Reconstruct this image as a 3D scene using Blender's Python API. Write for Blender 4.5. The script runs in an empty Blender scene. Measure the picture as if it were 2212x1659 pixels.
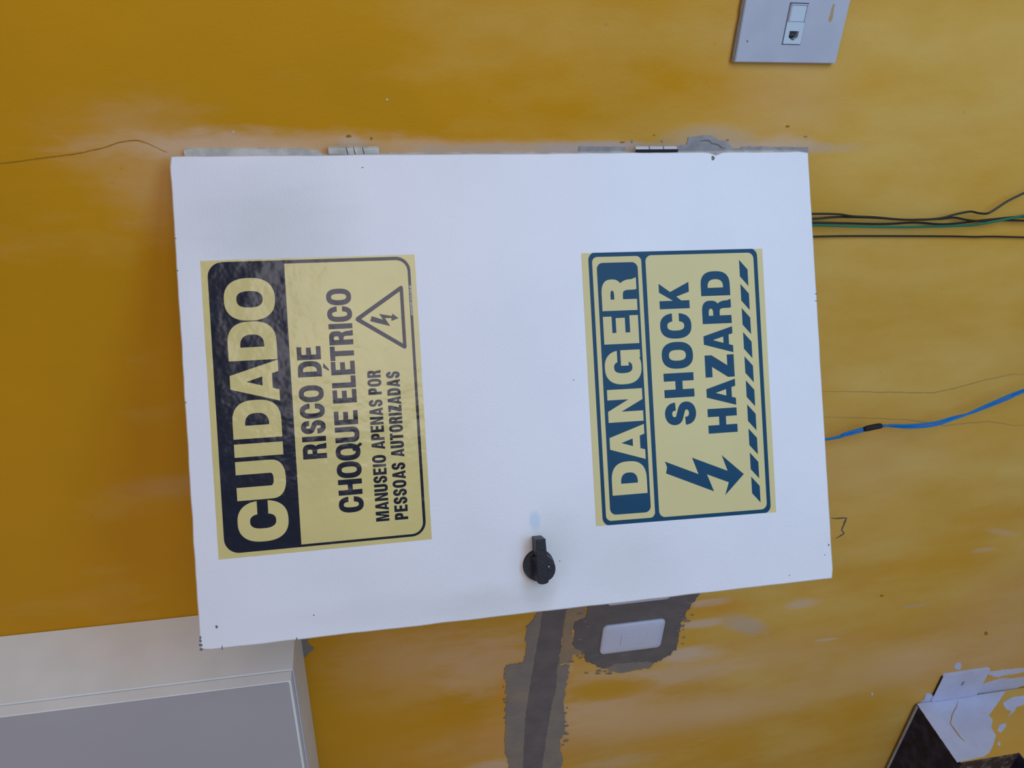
import bpy, bmesh, math, random
import numpy as np
from mathutils import Vector, Matrix, noise
from mathutils.geometry import tessellate_polygon

random.seed(7)
D = bpy.data
COL = bpy.context.scene.collection
scene = bpy.context.scene

# ------------------------------------------------------------------ camera
# World: wall plane is y = 0, room is towards -y, z up, floor z = 0.
Z0 = 1.64                                   # height of the panel door's top edge
R = ((0.0425, -0.1853, -0.9818), (-0.8551, -0.5149, 0.0602), (-0.5167, 0.8370, -0.1804))
CAM = Vector((0.2279, -0.8653, -0.1821 + Z0))
F = 1700.4                                  # focal length in pixels of the 2212 wide frame
m = Matrix(((R[0][0], -R[1][0], -R[2][0]), (R[0][1], -R[1][1], -R[2][1]), (R[0][2], -R[1][2], -R[2][2])))
cd = D.cameras.new('camera'); co = D.objects.new('camera', cd); COL.objects.link(co)
co.matrix_world = Matrix.Translation(CAM) @ m.to_4x4()
cd.sensor_width = 36; cd.lens = F / 2212 * 36; cd.clip_start = 0.01
scene.camera = co

# ------------------------------------------------------------------ light
w = D.worlds.new('room_light'); scene.world = w; w.use_nodes = True
wn = w.node_tree; bg = wn.nodes['Background']
bg.inputs[0].default_value = (1.0, 0.93, 0.93, 1); bg.inputs[1].default_value = 0.32
def area(name, loc, target, size, sizey, power, col):
    l = D.lights.new(name, 'AREA'); l.shape = 'RECTANGLE'; l.size = size; l.size_y = sizey
    l.energy = power; l.color = col
    o = D.objects.new(name, l); COL.objects.link(o); o.location = loc
    o.rotation_euler = (Vector(target) - Vector(loc)).to_track_quat('-Z', 'Y').to_euler()
    return o
area('window_light', (2.15, -2.55, 1.2), (-0.3, 0, 1.3), 1.9, 1.5, 28, (1.0, 0.92, 1.0))
area('low_cool_fill', (1.05, -1.6, 0.25), (0.0, 0, 0.9), 1.6, 0.8, 25, (0.30, 0.64, 1.0))  # cool fill added low on the right, no actual doorway known there
vs = scene.view_settings
scene.display_settings.display_device = 'sRGB'
vs.view_transform = 'Standard'; vs.look = 'None'; vs.exposure = 0.0; vs.gamma = 1.0; vs.use_curve_mapping = False

# ------------------------------------------------------------------ helpers
def ray(px, py):
    a, b = (px - 1106) / F, (py - 829.5) / F
    return Vector([R[0][i] * a + R[1][i] * b + R[2][i] for i in range(3)])
def at(px, py, ax=1, c=0.0):
    """point seen at a pixel of the photograph, lying on the real plane axis = c"""
    d = ray(px, py); t = (c - CAM[ax]) / d[ax]
    return CAM + d * t

def prop(o, label=None, cat=None, group=None, kind=None):
    if label: o['label'] = label
    if cat: o['category'] = cat
    if group: o['group'] = group
    if kind: o['kind'] = kind
    return o

def empty(name, loc, label, cat, group=None):
    o = D.objects.new(name, None); COL.objects.link(o); o.location = loc
    o.empty_display_size = 0.05
    return prop(o, label, cat, group)

def origin_of(o):
    p = Vector((0, 0, 0))
    while o is not None:
        p += o.location; o = o.parent
    return p

class MB:
    """collects geometry in world coordinates, links as one mesh object"""
    def __init__(s): s.v = []; s.f = []; s.smooth = []
    def add(s, vs, fs, smooth=False):
        n = len(s.v); s.v += [Vector(v) for v in vs]
        for f in fs: s.f.append([i + n for i in f]); s.smooth.append(smooth)
    def box(s, a, b):
        x0, y0, z0 = a; x1, y1, z1 = b
        x0, x1 = sorted((x0, x1)); y0, y1 = sorted((y0, y1)); z0, z1 = sorted((z0, z1))
        v = [(x0,y0,z0),(x1,y0,z0),(x1,y1,z0),(x0,y1,z0),(x0,y0,z1),(x1,y0,z1),(x1,y1,z1),(x0,y1,z1)]
        s.add(v, [(0,3,2,1),(4,5,6,7),(0,1,5,4),(1,2,6,5),(2,3,7,6),(3,0,4,7)])
        return s
    def prism(s, front, back, holes=(), hback=(), smooth=False):
        """front and back: matching outlines (lists of 3D points), capped and walled"""
        loops = [list(front)] + [list(h) for h in holes]
        tri = tessellate_polygon(loops)
        fl = [p for l in loops for p in l]; bl = [p for l in [back] + list(hback) for p in l]
        s.add(fl, tri); s.add(bl, [tuple(reversed(t)) for t in tri])
        for A, B in zip(loops, [back] + list(hback)):
            n = len(A)
            s.add(list(A) + list(B), [(i, (i+1) % n, n + (i+1) % n, n + i) for i in range(n)], smooth)
        return s
    def tube(s, pts, r, seg=10, closed_ends=True):
        pts = [Vector(p) for p in pts]; n = len(pts); vs = []
        up = Vector((0, 1, 0.01)).normalized()
        for i, p in enumerate(pts):
            t = (pts[min(i+1, n-1)] - pts[max(i-1, 0)]).normalized()
            u = t.cross(up).normalized(); w_ = t.cross(u).normalized()
            rr = r[i] if isinstance(r, (list, tuple)) else r
            for k in range(seg):
                a = 2*math.pi*k/seg
                vs.append(p + u*math.cos(a)*rr + w_*math.sin(a)*rr)
        fs = [(i*seg+k, i*seg+(k+1)%seg, (i+1)*seg+(k+1)%seg, (i+1)*seg+k) for i in range(n-1) for k in range(seg)]
        s.add(vs, fs, True)
        if closed_ends:
            s.add(vs[:seg], [tuple(range(seg))]); s.add(vs[-seg:], [tuple(range(seg))])
        return s
    def build(s, name, mat, parent=None, bevel=0, seg=2, fixn=True, doubles=False):
        org = origin_of(parent) if parent else Vector((0, 0, 0))
        me = D.meshes.new(name)
        if parent is None and s.v:
            c = Vector([min(v[i] for v in s.v)/2 + max(v[i] for v in s.v)/2 for i in range(3)])
            c.z = min(v.z for v in s.v)
            own = c
        else:
            own = Vector((0, 0, 0))
        me.from_pydata([v - org - own for v in s.v], [], s.f)
        me.polygons.foreach_set('use_smooth', s.smooth)
        bm = bmesh.new(); bm.from_mesh(me)
        if bevel or doubles: bmesh.ops.remove_doubles(bm, verts=bm.verts, dist=1e-6)
        if fixn: bmesh.ops.recalc_face_normals(bm, faces=bm.faces)
        if bevel:
            ed = [e for e in bm.edges if len(e.link_faces) == 2 and e.calc_face_angle(0) > 0.6]
            bmesh.ops.bevel(bm, geom=ed, offset=bevel, segments=seg, affect='EDGES', profile=0.5)
        bm.to_mesh(me); bm.free(); me.update()
        me.materials.append(mat)
        o = D.objects.new(name, me); COL.objects.link(o); o.parent = parent; o.location = own
        return o

# ------------------------------------------------------------------ materials
def nodes(mt): return mt.node_tree.nodes, mt.node_tree.links
def mat(name, col, rough=0.5, spec=0.5, var=0.0, scale=20, bump=0.0, bscale=200, metallic=0, col2=None, thr=(0.4, 0.6), stretch=(1,1,1), coat=0):
    mt = D.materials.new(name); mt.use_nodes = True; N, L = nodes(mt); b = N['Principled BSDF']
    b.inputs['Roughness'].default_value = rough; b.inputs['Specular IOR Level'].default_value = spec
    b.inputs['Metallic'].default_value = metallic; b.inputs['Coat Weight'].default_value = coat
    tc = N.new('ShaderNodeNewGeometry'); mp = N.new('ShaderNodeMapping'); mp.inputs['Scale'].default_value = stretch
    L.new(tc.outputs['Position'], mp.inputs[0])
    nz = N.new('ShaderNodeTexNoise'); nz.inputs['Scale'].default_value = scale; nz.inputs['Detail'].default_value = 5
    L.new(mp.outputs[0], nz.inputs['Vector'])
    mr = N.new('ShaderNodeMapRange'); mr.inputs[1].default_value = thr[0]; mr.inputs[2].default_value = thr[1]
    L.new(nz.outputs[0], mr.inputs[0])
    mx = N.new('ShaderNodeMix'); mx.data_type = 'RGBA'
    c2 = col2 if col2 else [c * (1 - var) for c in col]
    mx.inputs[6].default_value = (*col, 1); mx.inputs[7].default_value = (*c2, 1)
    L.new(mr.outputs[0], mx.inputs[0]); L.new(mx.outputs[2], b.inputs['Base Color'])
    if bump:
        n2 = N.new('ShaderNodeTexNoise'); n2.inputs['Scale'].default_value = bscale; n2.inputs['Detail'].default_value = 3
        L.new(tc.outputs['Position'], n2.inputs['Vector'])
        bp = N.new('ShaderNodeBump'); bp.inputs['Strength'].default_value = 1; bp.inputs['Distance'].default_value = bump
        L.new(n2.outputs[0], bp.inputs['Height']); L.new(bp.outputs[0], b.inputs['Normal'])
    return mt

def blob_stack(mt, base_socket, blobs, plane='xz'):
    """soft worn / stained spots: (centre, radius_x, radius_z, rotation, colour, strength, edge, noise)"""
    N, L = nodes(mt)
    geo = N.new('ShaderNodeNewGeometry')
    nz = N.new('ShaderNodeTexNoise'); nz.inputs['Scale'].default_value = 34; nz.inputs['Detail'].default_value = 7
    nz.inputs['Roughness'].default_value = 0.62
    st = N.new('ShaderNodeMapping'); st.inputs['Scale'].default_value = (1.6, 1, 0.55)
    L.new(geo.outputs['Position'], st.inputs[0]); L.new(st.outputs[0], nz.inputs['Vector'])
    cur = base_socket
    for (c, rx, rz, rot, col, strength, edge, amp) in blobs:
        mp = N.new('ShaderNodeMapping'); mp.vector_type = 'TEXTURE'
        mp.inputs['Location'].default_value = c; mp.inputs['Rotation'].default_value = (0, rot, 0)
        mp.inputs['Scale'].default_value = (rx, 10, rz)
        L.new(geo.outputs['Position'], mp.inputs[0])
        ln = N.new('ShaderNodeVectorMath'); ln.operation = 'LENGTH'; L.new(mp.outputs[0], ln.inputs[0])
        ad = N.new('ShaderNodeMath'); ad.operation = 'MULTIPLY_ADD'
        L.new(nz.outputs[0], ad.inputs[0]); ad.inputs[1].default_value = amp
        L.new(ln.outputs['Value'], ad.inputs[2])
        mr = N.new('ShaderNodeMapRange'); mr.interpolation_type = 'SMOOTHSTEP'
        mr.inputs[1].default_value = 1 + edge + amp*0.5; mr.inputs[2].default_value = 1 - edge + amp*0.5
        mr.inputs[3].default_value = 0; mr.inputs[4].default_value = strength
        L.new(ad.outputs[0], mr.inputs[0])
        mx = N.new('ShaderNodeMix'); mx.data_type = 'RGBA'
        L.new(mr.outputs[0], mx.inputs[0]); L.new(cur, mx.inputs[6]); mx.inputs[7].default_value = (*col, 1)
        cur = mx.outputs[2]
    return cur

# yellow wall paint, worn and dusty low down, with some light put into that colour
def make_wall_mat():
    mt = D.materials.new('yellow_wall_paint'); mt.use_nodes = True; N, L = nodes(mt); b = N['Principled BSDF']
    b.inputs['Roughness'].default_value = 0.5; b.inputs['Specular IOR Level'].default_value = 0.22
    geo = N.new('ShaderNodeNewGeometry')
    def nz(scale, det, st=(1, 1, 1), ro=0.55):
        mp = N.new('ShaderNodeMapping'); mp.inputs['Scale'].default_value = st
        L.new(geo.outputs['Position'], mp.inputs[0])
        n = N.new('ShaderNodeTexNoise'); n.inputs['Scale'].default_value = scale; n.inputs['Detail'].default_value = det
        n.inputs['Roughness'].default_value = ro
        L.new(mp.outputs[0], n.inputs['Vector']); return n.outputs[0]
    def rng(s, a, b_, lo=0.0, hi=1.0):
        r = N.new('ShaderNodeMapRange'); r.inputs[1].default_value = a; r.inputs[2].default_value = b_
        r.inputs[3].default_value = lo; r.inputs[4].default_value = hi; L.new(s, r.inputs[0]); return r.outputs[0]
    def mix(f, a, c):
        x = N.new('ShaderNodeMix'); x.data_type = 'RGBA'
        L.new(f, x.inputs[0])
        if isinstance(a, tuple): x.inputs[6].default_value = (*a, 1)
        else: L.new(a, x.inputs[6])
        x.inputs[7].default_value = (*c, 1); return x.outputs[2]
    cur = mix(rng(nz(3, 4), 0.35, 0.65), (0.60, 0.275, 0.002), (0.53, 0.245, 0.002))
    # chalky, rubbed paint, brushed up and down; paler low down partly as painted-in light
    sep = N.new('ShaderNodeSeparateXYZ'); L.new(geo.outputs['Position'], sep.inputs[0])
    low = rng(sep.outputs['Z'], Z0 - 0.15, Z0 - 0.85, -0.12, 0.42)
    ch = N.new('ShaderNodeMath'); ch.operation = 'ADD'; L.new(low, ch.inputs[0])
    L.new(rng(nz(7, 6, (1.5, 1, 0.6)), 0.3, 0.75, -0.20, 0.34), ch.inputs[1])
    cl = N.new('ShaderNodeClamp'); L.new(ch.outputs[0], cl.inputs[0])
    cur = mix(cl.outputs[0], cur, (0.70, 0.49, 0.155))
    W = lambda x, y: tuple(at(x, y, 1, 0))
    tan = (0.66, 0.42, 0.23); pale = (0.62, 0.47, 0.36); grey = (0.46, 0.39, 0.36); yel = (0.58, 0.285, 0.006); org = (0.66, 0.27, 0.03)
    B = []
    def bl(x, y, hpx, vpx, col, st, edge=0.5, amp=0.9, rot=0):
        # hpx = half extent across the photo (wall z), vpx = half extent down the photo (wall x)
        B.append((W(x, y), vpx/900, hpx/950, rot, col, st, edge*1.15, amp*1.9 if hpx < 200 and vpx < 100 else amp))
    # pale rubbed strip beside the hinges
    bl(560, 314, 150, 12, tan, .6); bl(470, 316, 60, 13, pale, .4); bl(900, 320, 190, 8, tan, .5, .5, .6)
    bl(1180, 322, 160, 6, grey, .5, .4, .6); bl(1300, 321, 70, 7, grey, .6, .4, .6); bl(1640, 320, 110, 7, grey, .45, .4, .6)
    bl(1700, 310, 30, 10, pale, .4); bl(1530, 308, 50, 16, grey, .45, .4, .5)
    bl(350, 370, 50, 50, tan, .32, .7); bl(250, 300, 60, 30, tan, .10, .8); bl(762, 312, 12, 8, pale, .6)
    # smeared filler around the cement chase
    bl(1300, 1500, 90, 70, tan, .6, .6); bl(1450, 1460, 120, 22, pale, .45, .5); bl(1490, 1420, 60, 12, pale, .5)
    bl(1530, 1303, 34, 8, pale, .75, .4); bl(1515, 1347, 40, 9, pale, .7, .5); bl(1480, 1410, 40, 13, pale, .7, .5)
    bl(1610, 1350, 45, 15, grey, .55, .5, .9, 0.5); bl(1730, 1305, 30, 10, pale, .55, .5); bl(1785, 1382, 22, 3, pale, .7, .4, .3)
    bl(1070, 1655, 45, 16, pale, .55); bl(1360, 1640, 70, 16, pale, .35); bl(1220, 1395, 18, 60, tan, .7, .4)
    bl(1270, 1520, 100, 50, tan, .4, .7); bl(960, 1420, 110, 50, tan, .35, .8); bl(860, 1440, 80, 80, tan, .28, .8)
    bl(1330, 1490, 70, 22, yel, .7, .4); bl(1440, 1600, 70, 55, yel, .6, .6); bl(1580, 1600, 60, 60, yel, .5, .8)
    bl(1550, 1310, 50, 14, org, .4); bl(1060, 1440, 70, 60, tan, .5); bl(1300, 1490, 75, 26, yel, .8, .4); bl(1090, 1500, 16, 50, org, .4); bl(1060, 1590, 30, 40, org, .4); bl(760, 1560, 90, 90, yel, .5, .8)
    bl(1960, 1310, 120, 70, yel, .3, .9); bl(2050, 1190, 80, 70, yel, .35, .8); bl(2150, 620, 100, 60, yel, .2, .9); bl(1850, 1560, 60, 80, yel, .5, .8)
    bl(2190, 1320, 120, 90, tan, .35, .9); bl(2000, 1420, 90, 60, tan, .25, .9); bl(2170, 1410, 70, 60, tan, .5, .8)
    bl(2165, 1150, 30, 6, pale, .3, .5, .5, .3); bl(2125, 1188, 22, 5, pale, .35, .5, .5); bl(1980, 1308, 24, 3, grey, .45, .4, .3)
    bl(1690, 110, 60, 80, tan, .15, .9); bl(1715, 225, 50, 35, tan, .2, .9); bl(380, 1050, 60, 14, pale, .14, .6)
    bl(1320, 1570, 260, 55, tan, .40, .8); bl(1500, 1540, 200, 36, tan, .40, .7); bl(1650, 1420, 160, 40, tan, .35, .8); bl(1900, 1450, 160, 50, tan, .40, .8); bl(1850, 1000, 120, 60, tan, .25, .9); bl(1560, 1620, 120, 45, yel, .5, .6)
    cur = blob_stack(mt, cur, B)
    # small dark specks
    vor = N.new('ShaderNodeTexVoronoi'); vor.inputs['Scale'].default_value = 22; L.new(geo.outputs['Position'], vor.inputs['Vector'])
    cur = mix(rng(vor.outputs['Distance'], 0.055, 0.03, 0, 0.16), cur, (0.22, 0.12, 0.02))
    L.new(cur, b.inputs['Base Color'])
    bp = N.new('ShaderNodeBump'); bp.inputs['Distance'].default_value = 0.0016; bp.inputs['Strength'].default_value = 0.6
    add = N.new('ShaderNodeMath'); add.operation = 'MULTIPLY_ADD'; L.new(nz(260, 2), add.inputs[0]); add.inputs[1].default_value = 0.22
    L.new(nz(16, 5, (1.4, 1, .7)), add.inputs[2]); L.new(add.outputs[0], bp.inputs['Height']); L.new(bp.outputs[0], b.inputs['Normal'])
    return mt

WALL = make_wall_mat()

def make_door_mat():
    mt = D.materials.new('white_enamel'); mt.use_nodes = True; N, L = nodes(mt); b = N['Principled BSDF']
    b.inputs['Roughness'].default_value = 0.4; b.inputs['Specular IOR Level'].default_value = 0.45
    geo = N.new('ShaderNodeNewGeometry')
    n = N.new('ShaderNodeTexNoise'); n.inputs['Scale'].default_value = 9; n.inputs['Detail'].default_value = 6
    L.new(geo.outputs['Position'], n.inputs['Vector'])
    mr = N.new('ShaderNodeMapRange'); mr.inputs[1].default_value = .35; mr.inputs[2].default_value = .75; L.new(n.outputs[0], mr.inputs[0])
    mx = N.new('ShaderNodeMix'); mx.data_type = 'RGBA'; mx.inputs[6].default_value = (.77, .755, .80, 1); mx.inputs[7].default_value = (.72, .71, .76, 1)
    L.new(mr.outputs[0], mx.inputs[0])
    B = []
    def bl(u, v, ru, rv, col, st, edge=.7, amp=1.0):
        B.append((tuple(dp(u, v)), ru*1.0, rv, 0, col, st, edge, amp))
    dirt = (.52, .50, .47)
    bl(.415, -.11, .05, .06, (.58, .60, .61), .65); bl(.44, -.06, .03, .05, (.60, .61, .62), .35)
    bl(.030, -.352, .020, .016, dirt, .55, .6, .5); bl(.075, -.375, .03, .02, dirt, .18); bl(.052, -.352, .030, .028, (.62, .61, .58), .4, .5, .6)
    bl(.10, -.352, .008, .006, (.50, .62, .76), .7, .4, .1)
    bl(.012, -.30, .015, .05, dirt, .3); bl(.02, -.21, .012, .12, dirt, .15); bl(.06, -.44, .04, .05, dirt, .12); bl(.03, -.47, .03, .04, dirt, .12)
    cur = blob_stack(mt, mx.outputs[2], B)
    L.new(cur, b.inputs['Base Color'])
    n2 = N.new('ShaderNodeTexNoise'); n2.inputs['Scale'].default_value = 420; n2.inputs['Detail'].default_value = 2; L.new(geo.outputs['Position'], n2.inputs['Vector'])
    bp = N.new('ShaderNodeBump'); bp.inputs['Distance'].default_value = 0.0003; bp.inputs['Strength'].default_value = .7
    L.new(n2.outputs[0], bp.inputs['Height']); L.new(bp.outputs[0], b.inputs['Normal'])
    return mt

# ------------------------------------------------------------------ panel door frame of reference
WD, HD, ANG, YO = 0.5, 0.704, math.radians(31.508), -0.02
DN = Vector((math.sin(ANG), -math.cos(ANG), 0))
def dp(u, v, off=0.0):
    """point on the open door: u metres from its free edge, v metres above its top edge, off in front"""
    s = WD - u
    return Vector((-s*math.cos(ANG), YO - s*math.sin(ANG), Z0 + v)) + DN*off

ENAMEL = make_door_mat()
CREAM = mat('old_cream_paint', (.62, .60, .55), .5, var=.25, scale=60, bump=.0006, bscale=300)
YELLOW1 = mat('sign_vinyl_yellow', (.66, .545, .22), .17, .42, var=.06, scale=14, bump=.0016, bscale=30)
YELLOW2 = mat('sign_vinyl_pale_yellow', (.66, .56, .26), .42, .25, var=.03, scale=10, bump=.0003, bscale=40)
NAVY = mat('sign_ink_navy', (.001, .007, .022), .17, .42, var=.1, bump=.0016, bscale=30)
BLUE = mat('sign_ink_blue', (.001, .048, .110), .42, .2, var=.08, bump=.0003, bscale=40)
LIGHTINK = mat('sign_ink_light', (.62, .60, .55), .4)
BLACK = mat('black_plastic', (.012, .010, .016), .42, .35, var=.3, scale=60, bump=.0003, bscale=300)
DARKHOLE = mat('dark_recess', (.008, .008, .009), .7)
GALV = mat('galvanised_plate', (.45, .46, .47), .4, metallic=.7, var=.2)
STEELW = mat('painted_steel_grey_white', (.58, .58, .59), .45, var=.1)
CEM_D = mat('dark_cement', (.135, .112, .110), .85, .2, scale=30, col2=(.170, .142, .132), thr=(.35, .7), bump=.0012, bscale=160)
CEM_L = mat('light_cement', (.225, .190, .165), .85, .2, scale=25, col2=(.28, .22, .165), thr=(.4, .7), bump=.0012, bscale=160)
PLASTER = mat('grey_plaster', (.33, .31, .32), .8, .2, scale=60, col2=(.26, .25, .27), bump=.0012, bscale=150)
FILLER = mat('tan_filler', (.34, .23, .13), .8, .2, scale=22, col2=(.27, .20, .14), thr=(.4,.7), bump=.0006, bscale=150)
PLATE = mat('white_plate_plastic', (.58, .58, .70), .35, .5, var=.03)
PLATE2 = mat('cool_white_plate_plastic', (.44, .45, .53), .4, .5, var=.06, scale=30)
MODULE = mat('bluish_module_plastic', (.50, .58, .66), .3, .5, var=.03)
WHITEP = mat('white_wall_paint_splash', (.55, .59, .80), .5, .4, scale=18, col2=(.50, .53, .70), bump=.0006, bscale=90)
PENCIL = mat('faint_pencil', (.40, .25, .09), .7, .2)
PENCILD = mat('dark_pencil', (.12, .10, .08), .7, .2)
CRACKM = mat('hairline_crack', (.33, .16, .01), .7, .2)
WIREB = mat('black_wire_sheath', (.010, .010, .012), .35, .5)
WIREG = mat('green_wire_sheath', (.003, .16, .09), .35, .5, var=.2)
WIREBL = mat('blue_wire_sheath', (.001, .17, .55), .4, .25, var=.1)
TAPE = mat('black_tape', (.02, .02, .025), .7, .2)
CABW = mat('white_laminate', (.82, .85, .86), .38, .5, var=.04)
CABG = mat('grey_glass_panel', (.44, .42, .45), .25, .5, var=.05, scale=4)
GRAN = mat('black_granite', (.012, .010, .026), .5, .15, scale=38, col2=(.038, .038, .080), thr=(.45, .75))
GRANB = mat('brown_granite', (.060, .038, .030), .5, .3, scale=90, col2=(.22, .16, .13), thr=(.48, .72))
FLOORM = mat('pale_floor_tile', (.40, .41, .43), .35, .5, var=.1, scale=3)
SMEAR = mat('tan_smear', (.40, .27, .13), .6)

# ------------------------------------------------------------------ the setting
# wall with the rectangular hole the enclosure sits in
hx0, hx1, hz0, hz1 = -0.480, -0.004, Z0 - 0.690, Z0 - 0.014
wx0, wx1, wz0, wz1 = -3.2, 2.4, 0.0, 2.9
mb = MB()
outer = [(wx0, 0, wz0), (wx1, 0, wz0), (wx1, 0, wz1), (wx0, 0, wz1)]
hole = [(hx0, 0, hz0), (hx0, 0, hz1), (hx1, 0, hz1), (hx1, 0, hz0)]
bk = lambda l, t=.18: [Vector((p[0], p[1] + t, p[2])) for p in l]
V3 = lambda l: [Vector(p) for p in l]
mb.prism(V3(outer), bk(outer), [V3(hole)], [bk(hole)])
wall = mb.build('wall_back', WALL); prop(wall, kind='structure')
fl = MB().box((wx0, -3.6, -.1), (wx1, .18, 0)).build('floor', FLOORM); prop(fl, kind='structure')

PI_2 = 2*math.pi
def jitter_outline(pts, step=6.0, amp=2.0, seed=0, closed=True):
    """break a pixel outline into short uneven pieces"""
    out = []; n = len(pts)
    for i in range(n if closed else n-1):
        a = pts[i]; b = pts[(i+1) % n]; d = math.hypot(b[0]-a[0], b[1]-a[1]); k = max(1, int(d/step))
        for j in range(k):
            t = j/k; x = a[0]+(b[0]-a[0])*t; y = a[1]+(b[1]-a[1])*t
            g = noise.noise_vector(Vector((x*.11, y*.11, seed)))
            h = noise.noise_vector(Vector((x*.31, y*.31, seed+5)))
            k_ = noise.noise_vector(Vector((x*.9, y*.9, seed+9)))
            out.append((x + amp*(g.x*1.1 + h.x*.9 + k_.x*.7), y + amp*(g.y*1.1 + h.y*.9 + k_.y*.7)))
    return out

def patch(name, pts, material, parent=wall, th=.0012, ax=1, c=0.0, amp=2.0, seed=0, base=None, step=2.6, bury=.0004):
    """irregular raised patch lying on a wall plane (axis = c), outline given as seen in the photo"""
    o = jitter_outline(pts, step, amp, seed) if amp else pts
    P = [at(x, y, ax, c) for x, y in o]
    if ax == 0: P = [Vector((p.x, min(p.y, -.0032), p.z)) for p in P]
    n = Vector((0, -1, 0)) if ax == 1 else Vector((1, 0, 0))
    mb = MB(); mb.prism([p + n*th for p in P], [p - n*bury for p in P])
    return mb.build(name, material, parent)

q = .25316
zz = lambda pts, ox=1040, oy=1260, s=q: [(ox + x*s, oy + y*s) for x, y in pts]
light1 = zz([(500,150),(470,250),(440,310),(385,370),(378,470),(385,560),(355,670),(210,700),(190,800),(215,860),(200,930),(225,960),
             (200,1080),(205,1150),(198,1380),(225,1500),(245,1700),(200,2100),(260,2500),(640,2500),(600,2100),(640,1700),(655,1600),(690,1520),(680,1450),(665,1330),(705,1280),(710,1150),(700,1000),(735,800),(750,690),(660,700),(655,600),(690,400),(735,150)])
dark1 = zz([(535,130),(520,240),(500,400),(460,600),(410,900),(375,1150),(350,1700),(330,2420),(450,2420),(500,1700),(550,1300),(600,1000),(635,900),(640,760),(660,640),(680,480),(700,330),(735,130)])
darksw = zz([(900,60),(900,210),(890,290),(800,330),(785,450),(775,540),(850,570),(885,620),(890,655),(990,700),(1050,725),(1160,680),(1440,660),(1465,680),
             (1580,620),(1660,560),(1680,470),(1700,330),(1740,260),(1790,170),(1850,110),(1870,40)])
tanlow = zz([(1050,715),(1090,745),(1200,765),(1330,740),(1440,715),(1470,680),(1440,655),(1160,675)])
tanup = zz([(740,150),(700,330),(690,470),(665,620),(660,690),(760,680),(780,610),(860,610),(880,640),(850,560),(775,545),(775,400),(800,320),(890,290),(880,140)])
patch('cement_patch', light1, CEM_L, th=.0015, amp=2.6, seed=1)['label'] = 'lighter grey cement margin of the filled chase'
patch('cement_patch', dark1, CEM_D, th=.0022, amp=1.4, seed=2)['label'] = 'dark cement strip filling the chase'
patch('filler_patch', tanup, FILLER, th=.0010, amp=2.2, seed=3)
patch('cement_patch', darksw, CEM_D, th=.0016, amp=3.0, seed=4)['label'] = 'dark cement around the two switch plates'
patch('filler_patch', tanlow, CEM_L, th=.0011, amp=2.4, seed=5)
patch('cement_patch', [(650,1366),(652,1386),(655,1417),(660,1419),(669,1409),(679,1400),(667,1392),(664,1385),(668,1366)], CEM_L, th=.0012, amp=1.0, seed=6)
patch('plaster_patch', zz([(750,265),(920,245),(930,185),(1100,165),(1170,182),(1180,212),(1260,212),(1290,258),(1320,280),(1500,285),(1500,330),(1200,350),(760,350)], 1250, 250),
      PLASTER, th=.0012, amp=1.2, seed=7)
patch('plaster_patch', [(1250,316),(1350,318),(1350,334),(1250,334)], PLASTER, th=.0008, amp=1.2, seed=8)
patch('plaster_patch', [(1600,317),(1745,318),(1745,334),(1600,334)], PLASTER, th=.0007, amp=1.2, seed=9)

fl_rng = random.Random(5); mb = MB()
for (x, y, dx, dy, n_) in [(1262, 1350, 14, 40, 26), (1478, 1345, 12, 45, 30), (1250, 1415, 16, 14, 16), (1300, 1452, 40, 6, 16), (1090, 1500, 4, 60, 14), (1222, 1560, 5, 70, 18), (1488, 1300, 12, 12, 10)]:
    for _ in range(n_//2):
        cx_, cy_ = x + fl_rng.gauss(0, dx*.55), y + fl_rng.gauss(0, dy*.55); r_ = fl_rng.uniform(.5, 1.5); st_ = fl_rng.uniform(1.5, 5)
        P_ = [at(cx_ + r_*st_*math.cos(a)*fl_rng.uniform(.6, 1.2), cy_ + r_*math.sin(a)*fl_rng.uniform(.6, 1.2)) for a in [i*PI_2/6 for i in range(6)]]
        mb.prism([p + Vector((0, -.0021, 0)) for p in P_], [p + Vector((0, .0003, 0)) for p in P_])
prop(mb.build('cement_fleck', CEM_L, wall), kind='stuff')

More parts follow.
